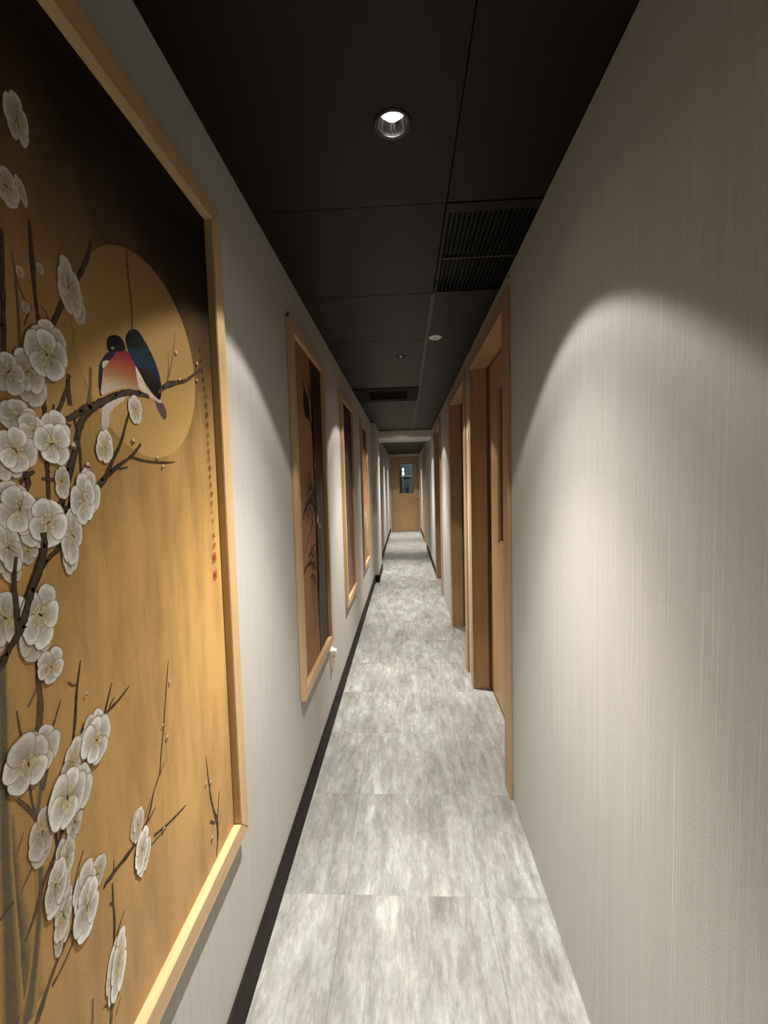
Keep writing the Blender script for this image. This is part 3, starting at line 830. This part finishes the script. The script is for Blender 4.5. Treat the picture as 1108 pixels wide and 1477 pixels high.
BLOSSOMS = [
 (0.5031, 1.7577, 0.0290, 0.55, 20, 0, 0.45),
 (0.4816, 1.6707, 0.0200, 0.80, 0, 0, 0.50),
 (0.5013, 1.6776, 0.0160, 0.40, 40, 20, 0.50),
 (0.5651, 1.5977, 0.0344, 0.55, 10, 12, 0.55),
 (0.4911, 1.5830, 0.0071, 0.80, 0, 0, 0.45),
 (0.5199, 1.5999, 0.0067, 0.80, 0, 0, 0.40),
 (0.4949, 1.5452, 0.0071, 0.80, 0, 0, 0.45),
 (0.4892, 1.4713, 0.0258, 0.90, 30, 0, 0.78),
 (0.4649, 1.4636, 0.0223, 1.00, 15, 0, 0.80),
 (0.5198, 1.4982, 0.0299, 1.00, 80, 0, 0.95),
 (0.4745, 1.4176, 0.0182, 1.35, 20, 0, 0.80),
 (0.4914, 1.4026, 0.0204, 1.00, 60, 0, 0.82),
 (0.4659, 1.3796, 0.0268, 0.95, 0, 0, 0.90),
 (0.5182, 1.3906, 0.0265, 1.00, 100, 0, 0.98),
 (0.5302, 1.3446, 0.0212, 0.60, 10, 0, 0.68),
 (0.6124, 1.3942, 0.0245, 0.70, 200, 0, 0.80),
 (0.6902, 1.4620, 0.0221, 0.75, 90, 0, 0.80),
 (0.4724, 1.2641, 0.0166, 0.90, 0, 0, 0.60),
 (0.4479, 1.2717, 0.0272, 0.55, 40, 20, 0.85),
 (0.4660, 1.3123, 0.0246, 1.05, 50, 0, 0.86),
 (0.5397, 1.2745, 0.0345, 0.50, 0, -8, 0.85),
 (0.5032, 1.2949, 0.0290, 1.00, -20, 0, 1.00),
 (0.5633, 1.3187, 0.0351, 0.62, 30, -5, 1.00),
 (0.4380, 1.1965, 0.0294, 0.80, 10, 0, 0.78),
 (0.4833, 1.1855, 0.0371, 0.72, 15, -14, 0.92),
 (0.4914, 1.1206, 0.0212, 0.95, 120, 0, 0.78),
 (0.4501, 1.0259, 0.0310, 0.95, 25, 0, 0.86),
 (0.5128, 0.9867, 0.0263, 0.62, 0, -24, 0.78),
 (0.5553, 0.9883, 0.0302, 0.82, 35, -18, 1.00),
 (0.4624, 0.9340, 0.0266, 0.70, 20, -10, 0.62),
 (0.5090, 0.9087, 0.0228, 0.60, 40, -14, 0.70),
 (0.5293, 0.9452, 0.0237, 0.50, 40, -8, 0.75),
 (0.5001, 0.9480, 0.0376, 0.72, 10, -18, 1.00),
 (0.4944, 0.8741, 0.0253, 0.52, 30, -14, 0.75),
 (0.4744, 0.8567, 0.0304, 0.52, 60, -16, 0.92),
 (0.4818, 0.8096, 0.0293, 0.50, 80, -16, 0.70),
 (0.5407, 0.8081, 0.0216, 0.75, 20, -16, 0.72),
 (0.5190, 0.7839, 0.0365, 0.62, 50, -14, 1.00),
 (0.6328, 0.8019, 0.0253, 0.48, 20, -18, 0.70),
 (0.6356, 0.7578, 0.0305, 0.55, 70, -20, 0.98),
 (0.5689, 0.6419, 0.0419, 0.40, 30, -16, 0.90),
]
BUDS = [
 (0.5434, 1.0602, 0.0046),
 (0.5517, 1.3909, 0.0084),
 (0.5755, 1.3666, 0.0078),
 (0.6796, 1.4097, 0.0081),
 (0.7452, 1.3860, 0.0063),
 (0.7611, 1.3721, 0.0058),
 (0.8286, 1.5918, 0.0070),
 (0.9126, 1.5937, 0.0077),
 (0.9087, 1.5582, 0.0069),
 (0.8369, 1.5428, 0.0064),
 (0.7242, 0.8913, 0.0061),
 (0.7432, 0.9852, 0.0050),
 (0.7128, 0.9196, 0.0048),
 (0.8755, 0.6992, 0.0074),
 (0.8542, 0.7114, 0.0058),
 (0.8685, 0.5793, 0.0088),
 (0.6975, 0.7422, 0.0059),
 (0.7428, 0.9815, 0.0038),
]
BIRD_TAIL_WHITE = [(0.6140, 1.4544), (0.6279, 1.4615), (0.6453, 1.4694), (0.6666, 1.4769), (0.6645, 1.4715), (0.6473, 1.4604), (0.6336, 1.4496), (0.6293, 1.4425), (0.6269, 1.4294), (0.6198, 1.4193), (0.6131, 1.4182), (0.6099, 1.4226), (0.6111, 1.4379)]
BIRD_WING_EDGE = [(0.6352, 1.5365), (0.6233, 1.5244), (0.6159, 1.5152), (0.6124, 1.5019), (0.6101, 1.4838), (0.6107, 1.4689), (0.6160, 1.4700), (0.6169, 1.4853), (0.6201, 1.5021), (0.6263, 1.5145), (0.6383, 1.5268)]
BIRD_CHEST = [(0.6393, 1.5372), (0.6286, 1.5241), (0.6212, 1.5077), (0.6168, 1.4888), (0.6134, 1.4703), (0.6292, 1.4754), (0.6497, 1.4848), (0.6711, 1.4917), (0.7036, 1.4964), (0.7173, 1.5039), (0.7142, 1.5175), (0.7070, 1.5300), (0.6965, 1.5412), (0.6845, 1.5486), (0.6709, 1.5513), (0.6528, 1.5462)]
BIRD_HEAD = [(0.6321, 1.5467), (0.6342, 1.5546), (0.6417, 1.5616), (0.6519, 1.5663), (0.6622, 1.5679), (0.6699, 1.5653), (0.6747, 1.5592), (0.6755, 1.5517), (0.6644, 1.5459), (0.6524, 1.5416), (0.6393, 1.5372), (0.6328, 1.5397)]
BIRD_SHOULDER = [(0.6278, 1.5302), (0.6366, 1.5369), (0.6509, 1.5411), (0.6458, 1.5326), (0.6367, 1.5245), (0.6244, 1.5220), (0.6220, 1.5240)]
BIRD_CHEEK = [(0.6400, 1.5437), (0.6459, 1.5474), (0.6499, 1.5459), (0.6439, 1.5420)]
BIRD_PATCH = [(0.6214, 1.5185), (0.6298, 1.5226), (0.6350, 1.5214), (0.6277, 1.5148), (0.6213, 1.5087), (0.6196, 1.5127)]
MATE_BELLY = [(0.6989, 1.5319), (0.7073, 1.5331), (0.7146, 1.5217), (0.7252, 1.5056), (0.7496, 1.4927), (0.7570, 1.4897), (0.7454, 1.4886), (0.7239, 1.4928), (0.7071, 1.4975), (0.7019, 1.5126)]
MATE_BODY = [(0.6779, 1.5669), (0.6791, 1.5567), (0.6865, 1.5462), (0.6991, 1.5339), (0.7144, 1.5196), (0.7323, 1.5051), (0.7517, 1.4941), (0.7658, 1.4914), (0.7728, 1.5094), (0.7709, 1.5289), (0.7629, 1.5467), (0.7529, 1.5612), (0.7394, 1.5742), (0.7278, 1.5830), (0.7166, 1.5754), (0.6979, 1.5714)]
MATE_WING = [(0.7070, 1.5300), (0.7283, 1.5355), (0.7538, 1.5335), (0.7677, 1.5172), (0.7671, 1.4928), (0.7519, 1.4963), (0.7324, 1.5061), (0.7145, 1.5207)]
MATE_HEAD = [(0.6770, 1.5666), (0.6794, 1.5751), (0.6871, 1.5841), (0.6983, 1.5913), (0.7100, 1.5934), (0.7198, 1.5896), (0.7277, 1.5820), (0.7250, 1.5729), (0.7104, 1.5643), (0.6935, 1.5591), (0.6807, 1.5572)]
MATE_TAIL = [(0.7485, 1.4892), (0.7611, 1.4921), (0.7726, 1.4883), (0.7819, 1.4787), (0.7853, 1.4680), (0.7797, 1.4585), (0.7705, 1.4601), (0.7606, 1.4685), (0.7537, 1.4772)]
MATE_RUMP = [(0.7458, 1.4930), (0.7631, 1.4920), (0.7717, 1.4874), (0.7604, 1.4854), (0.7491, 1.4882)]
GLYPHS = [(0.9287, 1.6271, 0.0134), (0.9327, 1.6064, 0.0134), (0.9367, 1.5854, 0.0135), (0.9378, 1.5665, 0.0120), (0.9408, 1.5493, 0.0120), (0.9473, 1.5342, 0.0136), (0.9467, 1.5146, 0.0151), (0.9477, 1.4936, 0.0167), (0.9467, 1.4708, 0.0167), (0.9477, 1.4497, 0.0136), (0.9473, 1.4314, 0.0136), (0.9469, 1.4130, 0.0152), (0.9467, 1.3962, 0.0167), (0.9478, 1.3763, 0.0167), (0.9475, 1.3579, 0.0152), (0.9488, 1.3394, 0.0152), (0.9517, 1.3192, 0.0167), (0.9492, 1.2976, 0.0167), (0.9486, 1.2774, 0.0137), (0.9501, 1.2601, 0.0152), (0.9518, 1.2443, 0.0122), (0.9514, 1.2255, 0.0167), (0.9524, 1.2033, 0.0168)]
SEALS = [(0.9487, 1.1771), (0.9484, 1.1376)]
P2_LEAVES = [
 [(1.9455, 1.3876, 0.0050), (1.9945, 1.3343, 0.0153), (2.0290, 1.2687, 0.0156), (2.0490, 1.2017, 0.0105)],
 [(1.9014, 1.2886, 0.0049), (1.9477, 1.3156, 0.0150), (2.0073, 1.3213, 0.0154), (2.0626, 1.2808, 0.0106)],
 [(1.8485, 1.2092, 0.0047), (1.9090, 1.2513, 0.0195), (1.9826, 1.2639, 0.0203), (2.0677, 1.2172, 0.0159)],
 [(1.7947, 1.1896, 0.0046), (1.8519, 1.2300, 0.0190), (1.9388, 1.2625, 0.0248), (2.0246, 1.2427, 0.0207)],
 [(1.7822, 0.9567, 0.0046), (1.8376, 0.9813, 0.0188), (1.9350, 0.9816, 0.0198), (2.0183, 0.9330, 0.0155)],
 [(1.8695, 1.0121, 0.0048), (1.9281, 1.0272, 0.0148), (1.9967, 0.9899, 0.0102)],
 [(1.8208, 1.0385, 0.0047), (1.9286, 1.1156, 0.0099), (2.0124, 1.1715, 0.0103)],
 [(1.8818, 0.9199, 0.0048), (1.9688, 0.9169, 0.0151), (2.0181, 0.8395, 0.0103)],
]
# ---- first painting: plum blossom, moon and two birds
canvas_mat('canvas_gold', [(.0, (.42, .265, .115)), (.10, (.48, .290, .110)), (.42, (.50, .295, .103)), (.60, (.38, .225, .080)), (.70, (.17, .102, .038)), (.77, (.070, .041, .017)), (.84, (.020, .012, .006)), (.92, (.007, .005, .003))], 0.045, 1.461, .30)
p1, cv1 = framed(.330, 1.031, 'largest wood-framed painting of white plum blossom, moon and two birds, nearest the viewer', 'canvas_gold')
rng = random.Random(3)
m = MB(); x = lay(); n = 72
vs, cs = [], []
mu, mv, mr = .7348, 1.5534, .1668
def mooncol(v):
    t = max(0, min(1, (v - (mv - mr)) / (2 * mr)))
    return mixc((.52, .325, .110), (.19, .117, .045), t)
for r_ in (.0, .5, .9, .975, 1.0):
    for k in range(n):
        a = 2 * math.pi * k / n
        vs.append((x, mu + mr * r_ * math.cos(a), mv + mr * r_ * math.sin(a)))
        cs.append(mooncol(vs[-1][2]))
fs = [(r_ * n + k, r_ * n + (k + 1) % n, (r_ + 1) * n + (k + 1) % n, (r_ + 1) * n + k) for r_ in range(4) for k in range(n)]
m.add(vs, fs, cs); m.build('moon', 'paint', cv1, colors=True, label='full golden moon')
for tone in 'fm':
    for t_, pts in BRANCHES:
        if t_ == tone: branch(pts, tone, cv1, rng)
# birds
def const(c): return lambda u, v: tuple(k * random.uniform(.85, 1.15) for k in c)
def grad(stops):
    def f(u, v):
        for (a, ca), (b, cb) in zip(stops, stops[1:]):
            if v >= b or (b, cb) == stops[-1]:
                t = max(0, min(1, (a - v) / (a - b))); return mixc(ca, cb, t)
    return f
m = MB(); x = lay()
patch(BIRD_TAIL_WHITE, grad([(1.50, (.62, .56, .50)), (1.40, (.50, .43, .35))]), m, x, 2); x = lay()
patch(BIRD_WING_EDGE, const((.015, .012, .025)), m, x, 1); x = lay()
ct_, cb_ = max(q[1] for q in BIRD_CHEST), min(q[1] for q in BIRD_CHEST)
ch = lambda f: ct_ - (ct_ - cb_) * f
patch(BIRD_CHEST, grad([(ch(0), (.12, .020, .026)), (ch(.22), (.24, .036, .032)), (ch(.42), (.30, .095, .045)), (ch(.60), (.34, .19, .085)), (ch(.76), (.46, .36, .26)), (ch(1.0), (.56, .49, .42))]), m, x, 4); x = lay()
patch(BIRD_SHOULDER, const((.020, .013, .050)), m, x, 2); x = lay()
patch(BIRD_PATCH, const((.55, .48, .42)), m, x, 1); x = lay()
patch(BIRD_HEAD, const((.005, .005, .005)), m, x, 2); x = lay()
patch(BIRD_CHEEK, const((.22, .20, .19)), m, x, 1)
m.build('bird', 'paint', cv1, colors=True, label='bird with black head and red breast')
m = MB(); x = lay()
patch(MATE_BELLY, const((.58, .50, .43)), m, x, 2); x = lay()
patch(MATE_TAIL, grad([(1.46, (.10, .07, .07)), (1.42, (.015, .010, .014))]), m, x, 2); x = lay()
patch(MATE_RUMP, const((.50, .43, .38)), m, x, 1); x = lay()
t0, b0 = max(q[1] for q in MATE_BODY), min(q[1] for q in MATE_BODY)
hh = lambda f: t0 - (t0 - b0) * f
patch(MATE_BODY, grad([(hh(0), (.007, .009, .006)), (hh(.15), (.008, .020, .012)), (hh(.35), (.009, .026, .042)), (hh(.6), (.013, .020, .068)), (hh(1), (.010, .010, .030))]), m, x, 4); x = lay()
patch(MATE_WING, grad([(hh(.45), (.022, .015, .011)), (hh(1), (.005, .004, .006))]), m, x, 2); x = lay()
patch(MATE_HEAD, const((.005, .007, .005)), m, x, 2)
m.build('bird', 'paint', cv1, colors=True, label='bird with black head and blue back')
for i, (t_, pts) in enumerate(BRANCHES):
    if t_ == 'd' and i > 1: branch(pts, 'd', cv1, rng)
more = []
for u, v, R_, a, ro, ti, to in BLOSSOMS:
    R_ *= 1.06
    more.append((u, v, R_, a, ro, ti, to))
    if R_ > .026 and v < 1.66:      # looser petals of a neighbour showing behind
        q = rng.uniform(0, 6.28)
        more.append((max(u + .6 * R_ * a * math.cos(q), .425), v + .6 * R_ * math.sin(q), R_ * .88, a, ro + 36, ti, to * .80))
for row in sorted(more, key=lambda r: r[6]): blossom(*row, cv1, rng)
for t_, pts in BRANCHES[:2]: branch(pts, 'd', cv1, rng)
for u, v, r in BUDS:
    m = MB(); x = lay()
    vs = [(x, u + r * .45 * math.cos(a), v + r * .6 * math.sin(a)) for a in [k * .5236 for k in range(12)]]
    m.add(vs, [tuple(range(12))], [mixc((.70, .60, .48), (.45, .33, .22), .5 - .5 * math.sin(k * .5236)) for k in range(12)])
    vs = [(x + .000002, u + r * .5 * math.cos(a), v - r * .35 + r * .3 * math.sin(a)) for a in [k * 1.0472 for k in range(6)]]
    m.add(vs, [tuple(range(6))], [(.13, .075, .045)] * 6)
    m.build('bud', 'paint', cv1, colors=True)
# inscription: one column of brushed characters and two red seals
def text_mesh(chars, spots, size_k, col, x, name, cv, label):
    m = MB()
    for ch_, (u, v, h) in zip(chars, spots):
        cu = bpy.data.curves.new('glyph', 'FONT'); cu.body = ch_; cu.size = 1.0; cu.resolution_u = 2
        cu.align_x = 'CENTER'
        o = bpy.data.objects.new('glyph', cu); COL.objects.link(o)
        bpy.context.view_layer.update()
        me = bpy.data.meshes.new_from_object(o.evaluated_get(bpy.context.evaluated_depsgraph_get()))
        bpy.data.objects.remove(o); bpy.data.curves.remove(cu)
        if len(me.vertices):
            xs = [q.co.x for q in me.vertices]; ys = [q.co.y for q in me.vertices]
            cx, cy = (min(xs) + max(xs)) / 2, (min(ys) + max(ys)) / 2
            k = h * size_k / max(max(xs) - min(xs), max(ys) - min(ys), .3)
            m.add([(x, u + (q.co.x - cx) * k, v + (q.co.y - cy) * k) for q in me.vertices], [tuple(f.vertices) for f in me.polygons], [col] * len(me.vertices))
        bpy.data.meshes.remove(me)
    return m.build(name, 'paint', cv, colors=True, label=label)
text_mesh('月清香雪夜人走喜寫白云成先得未成時芝不古二年年', GLYPHS, .80, (.020, .012, .008), lay(), 'inscription', cv1, 'column of small dark brushed characters')
for u, v in SEALS:
    m = MB(); x = lay(); w, h = .0082, .0088
    for a, b, c, d in ((-1, -.72, -1, 1), (.72, 1, -1, 1), (-.72, .72, .76, 1), (-.72, .72, -1, -.76), (-.5, -.3, -.6, .6), (-.1, .1, -.6, .3), (.3, .5, -.6, .6), (-.1, .3, .4, .6), (-.3, .3, -.2, 0)):
        m.add([(x, u + a * w, v + c * h), (x, u + b * w, v + c * h), (x, u + b * w, v + d * h), (x, u + a * w, v + d * h)], [(0, 1, 2, 3)], [(.36, .035, .020)] * 4)
    m.build('seal', 'paint', cv1, colors=True, label='small red seal')

# ---- second painting: bird over bamboo
LAYER[0] = 0
canvas_mat('canvas_orange', [(.0, (.32, .178, .088)), (.35, (.36, .200, .096)), (.7, (.34, .180, .078)), (1.0, (.24, .120, .052))], 0.045, 1.461, .30)
LEAF_COLS = ((.030, .018, .014), (.06, .04, .03))
p2, cv2 = framed(1.665, 2.347, 'second wood-framed painting, a dark bird above bamboo on orange', 'canvas_orange')
m = MB(); x = lay()
patch([(2.07, .517), (2.30, .517), (2.30, 1.925), (2.05, 1.925), (2.09, 1.6), (2.08, 1.2), (2.10, .9)], grad([(1.93, (.030, .014, .008)), (1.55, (.035, .016, .010)), (1.35, (.075, .055, .032)), (1.1, (.115, .095, .065)), (.75, (.095, .085, .070)), (.51, (.085, .055, .040))]), m, x, 5, False)
m.build('rock', 'paint', cv2, colors=True)
branch([(2.12, .52, .05), (2.10, .72, .055), (2.13, .95, .05), (2.11, 1.15, .05), (2.12, 1.4, .04)], 'm', cv2, rng, cols=((.05, .04, .035), (.135, .120, .090)))
branch([(2.07, .52, .016), (2.06, .75, .02), (2.05, .95, .014)], 'd', cv2, rng, cols=((.020, .015, .018), (.05, .04, .045)))
for pts in P2_LEAVES: branch(pts, 'd', cv2, rng, cols=((.030, .018, .014), (.06, .04, .03)), name='leaf')
m = MB(); x = lay()
patch([(1.905, 1.795), (1.925, 1.770), (1.950, 1.748), (1.985, 1.735), (2.005, 1.712), (2.010, 1.680), (2.030, 1.640), (2.052, 1.600), (2.040, 1.590), (2.010, 1.622), (1.985, 1.640), (1.960, 1.650), (1.945, 1.672), (1.935, 1.705), (1.912, 1.745), (1.895, 1.790)], const((.016, .006, .006)), m, x, 2)
patch([(1.950, 1.700), (1.925, 1.690), (1.900, 1.655), (1.930, 1.662), (1.955, 1.655), (1.975, 1.665)], const((.022, .009, .008)), m, lay(), 1)
m.build('bird', 'paint', cv2, colors=True)
m = MB(); patch([(1.90, 1.735), (1.955, 1.745), (2.005, 1.71), (2.02, 1.665), (1.985, 1.635), (1.93, 1.64), (1.895, 1.68)], const((.018, .007, .007)), m, lay(), 1)
m.build('bird', 'paint', cv2, colors=True)
for k in range(16):
    u, v = rng.uniform(2.00, 2.09), rng.choice((rng.uniform(.86, 1.0), rng.uniform(1.12, 1.36)))
    s = rng.uniform(.06, .13)
    branch([(u, v, .005), (u - s * .5, v + s * .55, .009), (u - s, v + s * .35, .008), (u - s * 1.35, v - s * .35, .002)], 'd', cv2, rng, cols=LEAF_COLS, name='leaf')
for k in range(5):
    u = 1.93 + .035 * k
    branch([(u, .62, .004), (u + .02, 1.0, .005), (u + .05, 1.45, .003)], 'd', cv2, rng, cols=LEAF_COLS, name='stem')
m = MB(); patch([(2.00, 1.79), (2.03, 1.80), (2.03, 1.75), (2.01, 1.73)], const((.02, .008, .008)), m, lay(), 1)
m.build('bird', 'paint', cv2, colors=True)
for u, v, r in ((2.12, 1.165, .018), (2.16, 1.13, .015), (2.10, 1.43, .013)): blossom(u, v, r, 1, 20, 0, .8, cv2, rng)
for k in range(14):
    u, v = rng.uniform(1.98, 2.10), rng.uniform(1.25, 1.62)
    branch([(u, v, .002), (u + .012, v + .05, .004), (u + .02, v + .09, .002)], 'm', cv2, rng, cols=((.20, .11, .06), (.34, .22, .13)), name='grass_blade')

# ---- third painting: dark purple and brown
LAYER[0] = 0
canvas_mat('canvas_plum', [(.0, (.24, .150, .105)), (.30, (.22, .130, .095)), (.55, (.13, .075, .065)), (.78, (.055, .025, .028)), (1.0, (.050, .016, .010))], 0.045, 1.461, .45)
p3, cv3 = framed(2.985, 3.632, 'third wood-framed painting in dark plum and brown tones', 'canvas_plum')
for k in range(9):
    u = rng.uniform(3.06, 3.55)
    branch([(u, rng.uniform(.55, .8), .02), (u + rng.uniform(-.05, .05), 1.1, .016), (u + rng.uniform(-.1, .1), rng.uniform(1.4, 1.8), .006)], 'd', cv3, rng, cols=((.040, .022, .026), (.10, .065, .065)))
for k in range(16):
    blossom(rng.uniform(3.07, 3.55), rng.uniform(.65, 1.7), rng.uniform(.02, .04), 1, rng.uniform(0, 72), 0, rng.uniform(.4, .9), cv3, rng, bright=(.22, .12, .13), bg=(.08, .045, .045), warm=(.14, .07, .06))

# ---- fourth painting: red blossom
LAYER[0] = 0
canvas_mat('canvas_red', [(.0, (.40, .235, .130)), (.30, (.42, .240, .130)), (.58, (.34, .150, .085)), (.75, (.085, .045, .022)), (1.0, (.060, .030, .014))], 0.045, 1.461, .35)
p4, cv4 = framed(4.310, 4.975, 'fourth wood-framed painting with red blossom, farthest, beside the pier', 'canvas_red')
for k in range(6):
    u = rng.uniform(4.40, 4.88)
    branch([(u, .56, .018), (u + rng.uniform(-.06, .06), .95, .014), (u + rng.uniform(-.1, .1), 1.5, .006)], 'm', cv4, rng)
for k in range(26):
    v = rng.uniform(.62, 1.62)
    red = v > 1.12
    blossom(rng.uniform(4.39, 4.90), v, rng.uniform(.03, .055), 1, rng.uniform(0, 72), 0, rng.uniform(.75, 1), cv4, rng,
            bright=(.52, .105, .070) if red else (.70, .55, .47), bg=(.30, .16, .09), warm=(.42, .08, .05) if red else (.5, .32, .22))

# nails left in the wall above the frames
for y, z, lab in ((1.690, 1.992, 'small dark nail in the wall above the second painting'), (3.035, 1.993, 'small dark nail in the wall above the third painting')):
    e = empty('wall_nail', (XL, y, z), lab, 'nail')
    MB().lathe([(.0022, XL), (.0022, XL + .004), (.0060, XL + .004), (.0060, XL + .006), (.0001, XL + .0065)], y, z, 14, 'x').build('nail_head', 'nail', e)
e = empty('wall_nail', (XR, 1.752, 2.118), 'small dark nail in the wall above the first door frame', 'nail')
MB().lathe([(.0022, XR), (.0022, XR - .004), (.0060, XR - .004), (.0060, XR - .006), (.0001, XR - .0065)], 1.752, 2.118, 14, 'x').build('nail_head', 'nail', e)

# wall socket with a plug-in adapter
sy, sz = 2.375, .372
e = empty('wall_socket', (XL, sy, sz), 'white wall socket with a plugged-in adapter below the second painting', 'socket')
MB().box(XL, XL + .009, sy - .035, sy + .035, sz - .058, sz + .040, .003).build('cover_plate', 'white_plastic', e)
MB().box(XL + .009, XL + .030, sy - .020, sy + .022, sz + .006, sz + .036, .004).build('adapter', 'white_plastic', e)
MB().box(XL + .009, XL + .022, sy - .018, sy + .018, sz - .035, sz - .004, .003).build('plug', 'white_plastic', e)
for dz in (-.046,):
    MB().box(XL + .009, XL + .0096, sy - .006, sy - .003, sz + dz - .006, sz + dz + .006).build('slot', 'dark_metal', e)
    MB().box(XL + .009, XL + .0096, sy + .003, sy + .006, sz + dz - .006, sz + dz + .006).build('slot', 'dark_metal', e)
